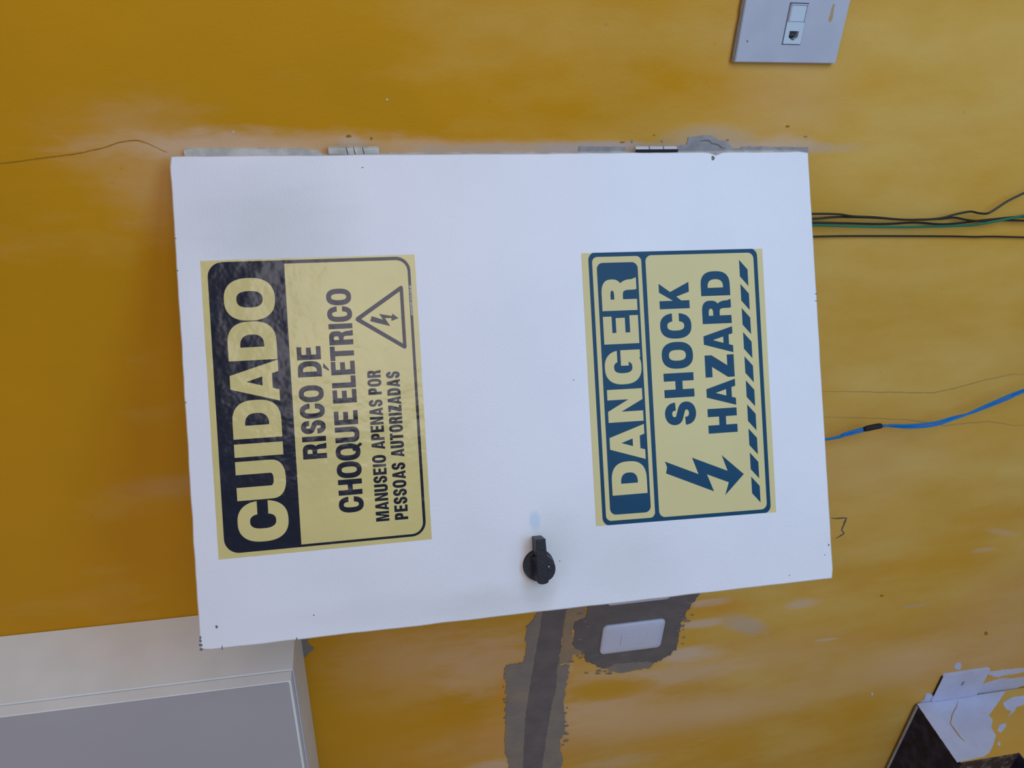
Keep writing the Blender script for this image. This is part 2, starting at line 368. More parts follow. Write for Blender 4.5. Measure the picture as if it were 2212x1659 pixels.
def stroke(name, pts, wpx, material, parent=wall, ax=1, c=0.0, th=.0003, jit=1.0, seed=0, taper=True):
    """thin drawn or cracked line lying on the wall"""
    P = []
    for i in range(len(pts)-1):
        a, b = pts[i], pts[i+1]; k = max(1, int(math.hypot(b[0]-a[0], b[1]-a[1])/6))
        for j in range(k): P.append((a[0]+(b[0]-a[0])*j/k, a[1]+(b[1]-a[1])*j/k))
    P.append(pts[-1]); n = len(P); L_, R_ = [], []
    for i, (x, y) in enumerate(P):
        a, b = P[max(i-1, 0)], P[min(i+1, n-1)]; dx, dy = b[0]-a[0], b[1]-a[1]; d = math.hypot(dx, dy) or 1
        nx, ny = -dy/d, dx/d; h = noise.noise(Vector((x*.13, y*.13, seed+3.3)))
        ww = wpx*.5*(1 + .5*h*jit); 
        if taper: ww *= min(1, .25 + 4*min(i, n-1-i)/n)
        jx = jit*noise.noise(Vector((x*.07, y*.07, seed)))
        L_.append((x + nx*(ww+jx), y + ny*(ww+jx))); R_.append((x - nx*(ww-jx), y - ny*(ww-jx)))
    nn = Vector((0, -1, 0)) if ax == 1 else Vector((1, 0, 0))
    mb = MB()
    clampy = lambda p: Vector((p.x, min(p.y, -.0032), p.z)) if ax == 0 else p
    A = [clampy(at(x, y, ax, c)) + nn*th for x, y in L_]; B = [clampy(at(x, y, ax, c)) + nn*th for x, y in R_]
    A0 = [p - nn*(th+.0003) for p in A]; B0 = [p - nn*(th+.0003) for p in B]
    vs = A + B + A0 + B0; fs = []
    for i in range(n-1):
        fs += [(i, i+1, n+i+1, n+i), (i, i+1, 2*n+i+1, 2*n+i), (n+i, n+i+1, 3*n+i+1, 3*n+i)]
    mb.add(vs, fs); return mb.build(name, material, parent)

s2 = .19
stroke('crack', [(x*s2, 200+y*s2) for x, y in [(-300,850),(0,805),(300,770),(560,735),(800,705),(950,680),(1150,635),(1350,570),(1480,545),(1580,545),(1700,590),(1900,680)]], 2.4, CRACKM, seed=1)
s3 = .21338
stroke('pencil_mark', [(1740+x*s3, 760+y*s3) for x, y in [(160,398),(500,405),(900,410),(1300,415),(1500,370),(1800,290),(2100,225),(2300,235)]], 1.6, PENCIL, seed=2)
stroke('pencil_mark', [(1740+x*s3, 760+y*s3) for x, y in [(180,658),(700,672),(1000,685),(1200,710),(1420,748),(1600,725),(1850,705),(2000,725),(2100,745),(2300,742)]], 1.5, PENCIL, seed=3)
stroke('pencil_mark', [(1700+x*.241, 1000+y*.241) for x, y in [(395,497),(440,497),(530,495),(505,560),(490,600),(512,632),(440,678)]], 3.0, PENCILD, seed=4)
stroke('crack', [(1250+x*q, 250+y*q) for x, y in [(1030,215),(1105,208),(1130,232),(1185,245),(1215,270),(1245,275)]], 1.6, PENCILD, th=.0016, seed=5)
for k, (x, y, a, b) in enumerate([(753,294,7,3.2),(1701,273,4.5,2.6),(1413,292,2.2,1.6),(1344,307,6,1.4),(1365,305,2,4),(1430,305,2,3),(802,299,3,3),(1572,302,3,1.4),
                                  (504,285,2.4,3.4),(836,215,3,2.4),(1740,295,4,1.6),(1905,1287,4,2),(2130,1368,4,4),(1884,1500,2.4,4),(263,362,2.5,2.5),(243,393,2.5,2)]):
    pts = [(x + a*math.cos(t*math.pi/4)*random.uniform(.8, 1.1), y + b*math.sin(t*math.pi/4)*random.uniform(.8, 1.1)) for t in range(8)]
    patch('paint_chip', pts, {8: CREAM, 9: CREAM, 4: PLASTER, 5: PLASTER, 13: CREAM, 10: FILLER, 14: WALL, 15: WALL}.get(k, CRACKM), th=.0006, amp=0)

# ------------------------------------------------------------------ electrical panel
panel = empty('electrical_panel', (-0.24, 0, Z0 - .704), 'white steel electrical panel with its door swung half open, two warning signs on it', 'electrical panel')
# recessed body: five sheets and a flange round the mouth
mb = MB(); t = .0015; dpt = .13
X0, X1, ZB, ZT = hx0 + .002, hx1 - .002, hz0 + .002, hz1 - .002
mb.box((X0, -.004, ZB), (X0+t, dpt, ZT)); mb.box((X1-t, -.004, ZB), (X1, dpt, ZT))
mb.box((X0+t, -.004, ZB), (X1-t, dpt, ZB+t)); mb.box((X0+t, -.004, ZT-t), (X1-t, dpt, ZT)); mb.box((X0+t, dpt-t, ZB+t), (X1-t, dpt, ZT-t))
mb.build('enclosure_body', STEELW, panel)
mb = MB(); f0, f1, fz0, fz1 = -.494, .0035, Z0 - .700, Z0 - .012
jg = [(f1 - .0008 + .0009*noise.noise(Vector((0, k*.9, 4))) - (.0022*max(0, (9-k)/4-1) if k < 6 else 0), Z0 - .150 + (fz1 - Z0 + .150)*k/24) for k in range(1, 25)]
o_ = V3([(f0, -.006, fz0), (-.0035, -.006, fz0), (-.0035, -.006, Z0-.150)] + [(x, -.006, z) for x, z in jg] + [(f0, -.006, fz1)])
i_ = V3([(X0+t, -.006, ZB+t), (X0+t, -.006, ZT-t), (X1-t, -.006, ZT-t), (X1-t, -.006, ZB+t)])
mb.prism(o_, bk(o_, .0075), [i_], [bk(i_, .0075)]); mb.build('flange', CREAM, panel)
MB().box((X0+.04, .10, ZB+.05), (X1-.04, .104, ZT-.05)).build('mounting_plate', GALV, panel, bevel=.0008)

# door leaf: folded steel pan, faces the room
def slab(u0, u1, v0, v1, o0, o1):
    c = [dp(u0, v0, o0), dp(u1, v0, o0), dp(u1, v1, o0), dp(u0, v1, o0), dp(u0, v0, o1), dp(u1, v0, o1), dp(u1, v1, o1), dp(u0, v1, o1)]
    return c, [(0,1,2,3),(4,7,6,5),(0,4,5,1),(1,5,6,2),(2,6,7,3),(3,7,4,0)]
# uneven folded outline of the leaf
edge = []
def run(a, b, n, amp, sd):
    for i in range(n):
        tt = i/n; u = a[0]+(b[0]-a[0])*tt; v = a[1]+(b[1]-a[1])*tt
        d = amp*noise.noise(Vector((u*40+sd, v*40, sd)))
        edge.append((u + (d if a[0] == b[0] else 0), v + (d if a[1] == b[1] else 0)))
run((.0015, -.0002), (.4985, -.0002), 60, .0007, 1.1); run((WD, -.0015), (WD, -HD+.0015), 80, .0006, 2.2)
run((.4985, -HD), (.0015, -HD), 60, .0004, 3.3); run((0, -HD+.0015), (0, -.0015), 90, .0005, 4.4)
# dent at the hinge edge near the lower hinge
edge = [((u - .0035*math.exp(-((v+.588)/.006)**2)) if u > .49 else u, v) for u, v in edge]
mb = MB()
fr = [dp(u, v, -.0008) for u, v in edge]; cu, cv = WD/2, -HD/2
fi = [dp(u + (.0012 if u < cu else -.0012)*(1 if abs(u-cu) > .24 else 0), v + (.0012 if v < cv else -.0012)*(1 if abs(v-cv) > .34 else 0), 0) for u, v in edge]
n = len(edge)
bkp = [dp(u, v, -.013) for u, v in edge]
mb.prism(fi, [p - DN*.0002 for p in fi]); 
mb.add(fi + fr, [(i, (i+1) % n, n+(i+1) % n, n+i) for i in range(n)], True)
mb.add(fr + bkp, [(i, (i+1) % n, n+(i+1) % n, n+i) for i in range(n)], False)
c, f = slab(.004, WD-.004, -HD+.004, -.004, -.0015, -.003); mb.add(c, f)
door = mb.build('door', ENAMEL, panel, fixn=False)
me = door.data; bm = bmesh.new(); bm.from_mesh(me); bmesh.ops.remove_doubles(bm, verts=bm.verts, dist=1e-7); bmesh.ops.recalc_face_normals(bm, faces=bm.faces); bm.to_mesh(me); bm.free()

def door_chip(u, v, r, r2, material=CRACKM, off=.0003, name='paint_chip'):
    pts = []
    for k in range(8):
        a = k*math.pi/4; s = random.uniform(.7, 1.15); pts.append((u + r*math.cos(a)*s, v + r2*math.sin(a)*s))
    mb = MB(); mb.prism([dp(x, y, off) for x, y in pts], [dp(x, y, -.0004) for x, y in pts]); return mb.build(name, material, door)
CHIPM = mat('bare_metal_chip', (.14, .13, .13), .6)
for (x, y, r, r2) in [(468,1354,.0018,.0014),(1540,342,.003,.0022),(678,1329,.0007,.0007),(1790,1177,.0014,.0008),(1782,1199,.0007,.0006),(1705,1243,.0006,.0006),
                      (1239,821,.0006,.0006),(783,362,.0006,.0012),(430,1378,.0016,.0012),(432,1385,.0014,.0016),(433,1394,.0016,.0018),(434,1403,.0018,.0016),
                      (641,1382,.0022,.0006),(480,1401,.003,.0006),(1209,1212,.0008,.0006),(374,515,.0006,.001),(379,585,.0006,.001),(395,870,.0008,.001),(1765,635,.0006,.002),(1763,650,.0006,.002)]:
    d = ray(x, y); P0 = dp(0, 0); tt = DN.dot(P0 - CAM)/DN.dot(d); p = CAM + d*tt
    s_ = math.hypot(p.x, p.y - YO); door_chip(min(max(WD - s_, .001), WD-.001), max(min(p.z - Z0, -.0012), -HD+.001), r, r2, CHIPM)

# rotary handle: round base, raised bar that tapers towards the door's hinge side
def hp(u, v, off): return dp(u, v, off)
hub = (.0515, -.3530); PI_ = math.pi
mb = MB(); N_ = 40
def ring(r, off): return [hp(hub[0] + r*math.cos(2*math.pi*k/N_), hub[1] + r*math.sin(2*math.pi*k/N_), off) for k in range(N_)]
prof = [(.0172, 0), (.0172, .0012), (.0166, .0020), (.0163, .0088), (.0156, .0098)]
rings = [ring(r, o) for r, o in prof]; vs_ = [p for r in rings for p in r]
mb.add(vs_, [(i*N_+k, i*N_+(k+1) % N_, (i+1)*N_+(k+1) % N_, (i+1)*N_+k) for i in range(len(prof)-1) for k in range(N_)], True)
mb.add(rings[-1], [tuple(range(N_))]); mb.add(rings[0], [tuple(reversed(range(N_)))])
handle = mb.build('rotary_handle', BLACK, door)
def bar_outline(w0, w1, ue, ub):
    pts = [(ue, hub[1] + w1), (ue, hub[1] - w1), (hub[0], hub[1] - w0)]
    pts += [(ub + .0022 - .0022*math.cos(a), hub[1] - w0*math.cos(math.pi*.5 - (math.pi/2 - a)) ) for a in []]
    pts += [(ub + .002, hub[1] - w0), (ub + .0004, hub[1] - w0*.55), (ub, hub[1]), (ub + .0004, hub[1] + w0*.55), (ub + .002, hub[1] + w0), (hub[0], hub[1] + w0)]
    return pts
ol = bar_outline(.0060, .0053, .0834, .0352)
mb = MB(); mb.prism([hp(u, v, .0215) for u, v in ol], [hp(u, v, .0005) for u, v in ol]); mb.build('grip', BLACK, handle, bevel=.0006)
# concave flanks rising from the base to the bar
mb = MB()
for sgn in (1,):
    rows = []
    for i in range(7):
        tt = i/6; dv = .0055 + (.0052)*tt; hh = .0205*(1-tt)**2 + .0099*(1-(1-tt)**2)*1.0
        rows.append((dv, max(hh, .0095)))
    prev = None; vsx = []; 
    for dv, hh in rows:
        L2 = math.sqrt(max(.0155**2 - dv*dv, 1e-6))
        vsx += [hp(hub[0] - L2*.9, hub[1] + sgn*dv, hh), hp(hub[0] + L2*.9, hub[1] + sgn*dv, hh)]
    mb.add(vsx, [(2*i, 2*i+1, 2*i+3, 2*i+2) for i in range(6)], True)
mb.build('grip_flank', BLACK, handle)
half = lambda r: [(hub[0] + r*math.cos(a), hub[1] - .0030 - r*.86*math.sin(a)) for a in [PI_*k/20 for k in range(21)]]
mb = MB(); mb.prism([hp(u, v, .0212) for u, v in half(.0130)], [hp(u, v, .0050) for u, v in half(.0150)], smooth=True); mb.build('grip_shoulder', BLACK, handle)
p = [hp(.0535 + .0009*math.cos(k*.785), -.3600 + .0006*math.sin(k*.785), .0214) for k in range(8)]
MB().prism(p, [x - DN*.0008 for x in p]).build('index_dot', PLATE, handle)

# hinges: painted knuckle barrels between flange and door
def hinge(z_a, z_b, material, light):
    mb = MB(); n_ = 3; L_ = (z_a - z_b)/n_
    for k in range(n_):
        a = z_a - k*L_ - .0006; b = z_a - (k+1)*L_ + .0006
        mb.tube([(.0006, -.0130, a), (.0006, -.0130, b)], .0046, 12)
    mb.box((-.0045, -.0140, z_b+.001), (.0008, -.0055, z_a-.001))
    o = mb.build('hinge', material, panel); o['label'] = light
    MB().box((-.003, -.0190, z_b), (.0028, -.0172, z_a)).build('hinge_gap', DARKHOLE, o)
def painted_hinge():
    mb = MB(); za, zb = Z0 - .1565, Z0 - .2095; cuts = [za, za-.0185, za-.0262, za-.0355, zb]
    for k in range(4):
        a, b = cuts[k] - (.0004 if k else 0), cuts[k+1] + .0003; lean = .0016
        P_ = [(-.0030, a - (lean if k else 0)), (.0052 - .0004*k*.3, a), (.0052 - .0004*k*.3, b), (-.0030, b - (lean if k < 3 else 0))]
        mb.prism([Vector((x, -.0150 + .0006*(k % 2), z)) for x, z in P_], [Vector((x, -.0040, z)) for x, z in P_])
    o = mb.build('hinge', CREAM, panel, bevel=.0006); o['label'] = 'thickly painted upper hinge with cracked paint'
    MB().box((-.0034, -.0180, zb), (-.0012, -.0152, za)).build('hinge_gap', DARKHOLE, o)
painted_hinge()
hinge(Z0 - .4930, Z0 - .5430, STEELW, 'lower hinge with a dark gap below it')

# ------------------------------------------------------------------ lettering
def sup(cx_, cy_, rx, ry, a0, a1, n, e=2.5):
    out = []
    for i in range(n+1):
        a = a0 + (a1-a0)*i/n; c_, s_ = math.cos(a), math.sin(a)
        out.append((cx_ + rx*math.copysign(abs(c_)**(2/e), c_), cy_ + ry*math.copysign(abs(s_)**(2/e), s_)))
    return out
def rect(x0, y0, x1, y1): return [(x0, y0), (x1, y0), (x1, y1), (x0, y1)]
PI = math.pi
def bez(p0, p1, p2, p3, n=10):
    return [tuple(((1-t_)**3)*p0[k] + 3*((1-t_)**2)*t_*p1[k] + 3*(1-t_)*t_*t_*p2[k] + t_**3*p3[k] for k in (0, 1)) for t_ in [i/n for i in range(n+1)]]
def glyph(ch, w, h, tv, th):
    """list of pieces; a piece is a list of contours (outline, then holes); bold grotesque capitals"""
    k = 14
    def dshape(y0, y1, ww, t_v=tv, t_h=th, f=.58):
        H_ = (y1-y0)/2; rx = min(ww*f, ww-.01); rxi = max(rx - t_v*.85, ww*.12)
        o = [(0, y0)] + sup(ww-rx, y0+H_, rx, H_, -PI/2, PI/2, 2*k, 2.6) + [(0, y1)]
        xi = ww - t_v - rxi
        i = [(t_v, y0+t_h)] + sup(max(xi, t_v), y0+H_, ww-t_v-max(xi, t_v), H_-t_h, -PI/2, PI/2, 2*k, 2.5) + [(t_v, y1-t_h)]
        return [o, i]
    if ch in 'OQ':
        ov = h*.022
        o = sup(w/2, h/2, w/2, h/2+ov, 0, 2*PI, 4*k, 2.45)[:-1]; i = sup(w/2, h/2, w/2-tv, h/2+ov-th, 0, 2*PI, 4*k, 2.6)[:-1]
        P = [[o, i]]
        if ch == 'Q': P.append([[(w*.50, h*.24), (w*.62, h*.33), (w*1.02, -h*.02), (w*.90, -h*.12)]])
        return P
    if ch in 'CG':
        ov = h*.022; m0, m1 = (h*.385, h*.61) if ch == 'C' else (h*.56, h*.66)
        def cut(rx, ry, e, m_):
            yy = min(abs((m_ - h/2)/ry), .999); return math.asin(yy**(e/2))*(1 if m_ > h/2 else -1)
        ro, ri = (w/2, h/2+ov), (w/2-tv, h/2+ov-th)
        if ch == 'C':
            o = sup(w/2, h/2, *ro, cut(*ro, 2.45, m1), 2*PI + cut(*ro, 2.45, m0), 4*k, 2.45)
            i = sup(w/2, h/2, *ri, 2*PI + cut(*ri, 2.6, m0), cut(*ri, 2.6, m1), 4*k, 2.6)
            return [[o + i]]
        o = sup(w/2, h/2, *ro, cut(*ro, 2.45, m1), 2*PI - .35, 4*k, 2.45)
        i = sup(w/2, h/2, *ri, 2*PI - .15, cut(*ri, 2.6, m1), 4*k, 2.6)
        return [[o + i], [rect(w*.545, h*.56-th*.85, w, h*.56)], [[(w-tv*.70, 0), (w, 0), (w, h*.56), (w-tv*.98, h*.56-th*.8), (w-tv*.98, h*.2)]]]
    if ch == 'D': return [dshape(0, h, w)]
    if ch == 'B': return [dshape(0, h*.55, w, tv, th*.9, .45), dshape(h*.55-th*.9, h, w*.95, tv, th*.9, .45)]
    if ch in 'RP':
        b0 = h*.40 if ch == 'R' else h*.36
        P = [dshape(b0, h, w*.96, tv, th*.95, .48), [rect(0, 0, tv, b0+th*.5)]]
        if ch == 'R':
            P.append([[(w*.42, b0+th*.95), (w*.72, b0+th*.95), (w*.80, b0+th*.45), (w*.90, b0-h*.03), (w*.94, b0-h*.12), (w*.955, h*.12), (w, h*.025), (w, 0), (w-tv*1.02, 0), (w-tv*1.08, h*.05),
                       (w-tv*1.10, b0-h*.10), (w-tv*1.22, b0-h*.02), (w-tv*1.5, b0), (w*.42, b0)]])
        return P
    if ch == 'U':
        r = w/2
        return [[[(0, h)] + sup(w/2, h*.30, w/2, h*.30+h*.02, PI, 2*PI, 2*k, 2.5) + [(w, h), (w-tv, h)] + sup(w/2, h*.30, w/2-tv, h*.32-th, 2*PI, PI, 2*k, 2.5) + [(tv, h)]]]
    if ch == 'I': return [[rect(0, 0, w, h)]]
    if ch == 'L': return [[[(0, 0), (w, 0), (w, th), (tv, th), (tv, h), (0, h)]]]
    if ch == 'T': return [[[((w-tv)/2, 0), ((w+tv)/2, 0), ((w+tv)/2, h-th), (w, h-th), (w, h), (0, h), (0, h-th), ((w-tv)/2, h-th)]]]
    if ch == 'H':
        a, b = (h-th)/2, (h+th)/2
        return [[[(0, 0), (tv, 0), (tv, a), (w-tv, a), (w-tv, 0), (w, 0), (w, h), (w-tv, h), (w-tv, b), (tv, b), (tv, h), (0, h)]]]
    if ch == 'E':
        a, b = (h-th)/2+h*.01, (h+th)/2+h*.01; t9 = th*.94
        return [[[(0, 0), (w, 0), (w, t9), (tv, t9), (tv, a), (w*.92, a), (w*.92, b), (tv, b), (tv, h-t9), (w*.98, h-t9), (w*.98, h), (0, h)]]]
    if ch == 'N':
        return [[[(0, 0), (tv*.93, 0), (tv*.93, h*.62), (w-tv*.98, 0), (w, 0), (w, h), (w-tv*.93, h), (w-tv*.93, h*.40), (tv*.98, h), (0, h)]]]
    if ch == 'M':
        s_ = tv*.88
        return [[[(0, 0), (s_, 0), (s_, h*.70), (w/2-s_*.42, 0), (w/2+s_*.42, 0), (w-s_, h*.70), (w-s_, 0), (w, 0), (w, h), (w-s_*1.4, h), (w/2, h*.36), (s_*1.4, h), (0, h)]]]
    if ch in 'AV':
        a = tv*.52; s_ = tv*.87; kk = (w/2-a)/h; c0, c1 = h*.135, h*.135+th*.80
        xin = lambda y: s_ + y*kk
        ya = (w/2-s_)/kk
        if ch == 'V':
            P = [[(0, h), (w/2-a, 0), (w/2+a, 0), (w, h), (w-s_, h), (w/2, h-ya), (s_, h)]]
            return [P]
        o = [(0, 0), (s_, 0), (xin(c0), c0), (w-xin(c0), c0), (w-s_, 0), (w, 0), (w/2+a, h), (w/2-a, h)]
        return [[o, [(xin(c1), c1), (w-xin(c1), c1), (w/2, min(ya, h*.70))]]]
    if ch == 'Z':
        return [[[(0, 0), (w, 0), (w, th), (tv*1.45, th), (w, h-th), (w, h), (w*.02, h), (w*.02, h-th), (w-tv*1.45, h-th), (0, th*.98)]]]
    if ch == 'K':
        return [[[(0, 0), (tv, 0), (tv, h*.27), (w*.455, h*.43), (w-tv*1.22, 0), (w, 0), (w*.64, h*.63), (w*.965, h), (w-tv*1.22, h), (tv, h*.55), (tv, h), (0, h)]]]
    if ch == 'S':
        sx = th/tv; W2 = w*sx; t_ = th; bx0, bx1, by0, by1 = t_/2, W2-t_/2, t_/2-h*.02, h-t_/2+h*.02
        pts = bez((.96,.70),(.96,.90),(.76,1),(.5,1)) + bez((.5,1),(.2,1),(.02,.90),(.02,.75))[1:] + bez((.02,.75),(.02,.55),(.25,.555),(.5,.5))[1:]
        pts += bez((.5,.5),(.75,.445),(.99,.44),(.99,.25))[1:] + bez((.99,.25),(.99,.09),(.78,0),(.5,0))[1:] + bez((.5,0),(.2,0),(.0,.10),(.0,.31))[1:]
        pts = [(bx0+(bx1-bx0)*x, by0+(by1-by0)*y) for x, y in pts]; A, B = [], []
        for i, (x, y) in enumerate(pts):
            a, b = pts[max(i-1, 0)], pts[min(i+1, len(pts)-1)]; dx, dy = b[0]-a[0], b[1]-a[1]; d = math.hypot(dx, dy)
            nx, ny = -dy/d*t_/2, dx/d*t_/2; A.append(((x+nx)/sx, y+ny)); B.append(((x-nx)/sx, y-ny))
        return [('strip', A, B)]
    if ch == '.': return [[rect(0, 0, tv, th)]]
    return []

WIDTH = dict(A=1.08, C=1.0, D=1.0, E=.88, H=1.0, I=.0, K=1.05, L=.80, M=1.28, N=1.04, O=1.04, P=.92, Q=1.04, R=.98, S=.94, T=.92, U=.98, V=1.05, Z=.90, B=.98, G=1.05)
def autospans(word, x0, x1, tv, gap):
    """spread a word's letters between x0 and x1"""
    ws = [tv if c in 'I.' else None for c in word]; fixed = sum(x for x in ws if x) + gap*(len(word)-1)
    unit = ((x1-x0) - fixed)/sum(WIDTH[c] for c, w_ in zip(word, ws) if w_ is None); x = x0; out = []
    for c, w_ in zip(word, ws):
        w_ = w_ if w_ else unit*WIDTH[c]; out.append((c, x, x+w_)); x += w_ + gap
    return out

def orient(loop, ccw):
    a = sum(loop[i][0]*loop[(i+1) % len(loop)][1] - loop[(i+1) % len(loop)][0]*loop[i][1] for i in range(len(loop)))
    return loop if (a > 0) == ccw else loop[::-1]

class Print:
    """flat ink shapes on a sign; coordinates in millimetres from the sign's upper left corner, y downwards negative"""
    def __init__(s, frame): s.fr = frame; s.mb = MB()
    def piece(s, contours, lvl):
        cs = [orient(contours[0], True)] + [orient(c, False) for c in contours[1:]]
        P = [[s.fr(x, y, lvl) for x, y in c] for c in cs]
        flat = [p for c in P for p in c]
        tri = tessellate_polygon([[Vector((x, y, 0)) for x, y in c] for c in cs])
        n0 = s.fr(0, 0, 1) - s.fr(0, 0, 0)
        fs = []
        for t_ in tri:
            a, b, c = (flat[i] for i in t_)
            fs.append(t_ if (b-a).cross(c-a).dot(n0) > 0 else t_[::-1])
        s.mb.add(flat, fs)
    def text(s, spans, ytop, ybot, tv, th, lvl):
        h = ytop - ybot
        for ch, x0, x1 in spans:
            for j, pc in enumerate(glyph(ch, x1-x0, h, tv if ch != 'I' else x1-x0, th)):
                if pc[0] == 'strip':
                    A, B = ([s.fr(x0+x, ybot+y, lvl) for x, y in q_] for q_ in pc[1:]); n_ = len(A)
                    s.mb.add(A + B, [(i, n_+i, n_+i+1, i+1) for i in range(n_-1)]); continue
                s.piece([[(x0+x, ybot+y) for x, y in c] for c in pc], lvl + .012*j)
        return s
    def build(s, name, material, parent): return s.mb.build(name, material, parent, fixn=False)

def rr(x0, y0, x1, y1, r, n=8):
    """rounded rectangle outline (y0 > y1 as the sign counts down)"""
    y0, y1 = max(y0, y1), min(y0, y1); out = []
    for cx_, cy_, a in ((x1-r, y0-r, 0), (x0+r, y0-r, PI/2), (x0+r, y1+r, PI), (x1-r, y1+r, 1.5*PI)):
        out += [(cx_ + r*math.cos(a+PI/2*i/n), cy_ + r*math.sin(a+PI/2*i/n)) for i in range(n+1)]
    return out

def sign_sheet(frame, wmm, hmm, material, root, thick=.35, wav=.35, seed=0):
    """thin vinyl sheet with slightly uneven cut edges"""
    e = []
    for (a, b) in (((0, 0), (0, -hmm)), ((0, -hmm), (wmm, -hmm)), ((wmm, -hmm), (wmm, 0)), ((wmm, 0), (0, 0))):
        for i in range(30):
            t_ = i/30; x, y = a[0]+(b[0]-a[0])*t_, a[1]+(b[1]-a[1])*t_; d = wav*noise.noise(Vector((x*.15, y*.15, seed)))
            if i == 0: d = 0
            e.append((x + (d if a[0] == b[0] else 0), y + (d if a[1] == b[1] else 0)))
    mb = MB(); mb.prism([frame(x, y, thick) for x, y in e], [frame(x, y, .05) for x, y in e]); return mb.build('sign_sheet', material, root)

# --- upper sign: CUIDADO
def f1(x, y, o): return dp(.0904 + x/1000, -.0235 + y/1000, o/1000)
s1 = empty('warning_sign', f1(151, -216, 0), 'glossy yellow sign with navy header reading CUIDADO, upper one on the panel door', 'sign')
sign_sheet(f1, 303, 216, YELLOW1, s1, seed=1)
# frame: outer rounded outline, hole = body area; navy header on top
fo = rr(4.8, -6.2, 301.2, -210.6, 15); fi_ = rr(7.4, -81.8, 297.6, -207.6, 12)
body = [(297.6, -81.8), (7.4, -81.8)] + [p_ for p_ in fi_ if p_[1] < -150]
# body hole: square top corners, rounded bottom corners
bot = [p_ for p_ in fi_ if p_[1] < -150]
body = [(7.4, -81.8)] + bot + [(297.6, -81.8)]
pr = Print(f1); pr.piece([fo, body], .40); pr.build('header_and_border', NAVY, s1)
pr = Print(f1)
pr.text([('C', 14.2, 56.1), ('U', 57.4, 97.2), ('I', 101.6, 115.0), ('D', 120.1, 159.3), ('A', 157.0, 199.2), ('D', 199.9, 239.6), ('O', 240.5, 284.1)], -21.5, -69.5, 13.4, 12.2, .46)
pr.build('lettering', YELLOW1, s1)['label'] = 'yellow word CUIDADO'
pr = Print(f1)
pr.text([('R', 94.5, 110.4), ('I', 112.4, 117.8), ('S', 120.4, 134.6), ('C', 136.2, 152.0), ('O', 153.3, 170.8), ('D', 179.5, 195.9), ('E', 197.2, 211.0)], -88.9, -113.0, 5.4, 5.0, .40)
pr.build('lettering', NAVY, s1)['label'] = 'navy words RISCO DE'
pr = Print(f1)
pr.text([('C', 35.9, 52.6), ('H', 54.2, 70.6), ('O', 71.8, 89.2), ('Q', 90.2, 108.0), ('U', 109.0, 125.4), ('E', 127.5, 142.2),
         ('E', 150.2, 164.4), ('L', 166.2, 178.6), ('E', 179.8, 194.0), ('T', 194.6, 209.6), ('R', 211.0, 226.2), ('I', 227.8, 233.2), ('C', 235.0, 251.4), ('O', 252.4, 269.8)], -122.4, -146.8, 5.4, 5.0, .40)
pr.piece([[(184.6, -120.2), (188.4, -114.4), (193.2, -114.9), (186.4, -120.2)]], .41)
pr.build('lettering', NAVY, s1)['label'] = 'navy words CHOQUE ELÉTRICO'
pr = Print(f1)
pr.text(autospans('MANUSEIO', 23.8, 93.5, 3.0, 1.1) + autospans('APENAS', 99.5, 151.8, 3.0, 1.0) + autospans('POR', 157.0, 182.6, 3.0, 1.1), -159.0, -172.9, 3.0, 2.8, .40)
pr.build('lettering', NAVY, s1)['label'] = 'small navy words MANUSEIO APENAS POR'
pr = Print(f1)
pr.text(autospans('PESSOAS', 23.7, 84.0, 3.0, 1.0) + autospans('AUTORIZADAS', 90.0, 180.4, 3.0, 1.0), -178.6, -192.5, 3.0, 2.8, .40)
pr.build('lettering', NAVY, s1)['label'] = 'small navy words PESSOAS AUTORIZADAS'
pr = Print(f1)
pr.piece([[(236.0, -150.6), (238.0, -150.6), (239.4, -152.0), (270.3, -199.0), (270.2, -200.6), (268.6, -201.7), (205.2, -201.7), (203.7, -200.4), (203.8, -198.8), (234.6, -152.0)],
          [(237.0, -156.3), (264.6, -198.1), (209.2, -198.1)]], .40)
pr.piece([[(239.6, -167.3), (234.3, -165.4), (228.2, -186.0), (236.9, -180.9), (236.7, -187.6), (233.6, -187.5), (236.2, -195.2), (241.4, -188.8), (238.8, -188.5), (241.6, -175.2), (235.4, -178.9)]], .40)
pr.build('shock_symbol', NAVY, s1)
pr = Print(f1); pr.text(autospans('ADVERTENPLACAS.COM.BR', 238.6, 270.4, .35, .35), -208.3, -210.4, .38, .36, .47)
pr.build('lettering', LIGHTINK, s1)['label'] = 'tiny pale web address along the border'

# --- lower sign: DANGER
ROT2 = math.atan2(-.0017, .302)
def f2(x, y, o):
    c_, s_ = math.cos(ROT2), math.sin(ROT2); x, y = x/1000, y/1000
    return dp(.0874 + x*c_ - y*s_, -.4208 + x*s_ + y*c_, o/1000)
s2o = empty('warning_sign', f2(151, -216, 0), 'pale yellow sign with blue print reading DANGER SHOCK HAZARD, lower one on the panel door', 'sign')
e2 = [(0, 0), (301.7, 0), (301.7, -215.9), (-2.6, -215.5)]
mb = MB(); mb.prism([f2(x, y, .3) for x, y in e2], [f2(x, y, .05) for x, y in e2]); mb.build('sign_sheet', YELLOW2, s2o)
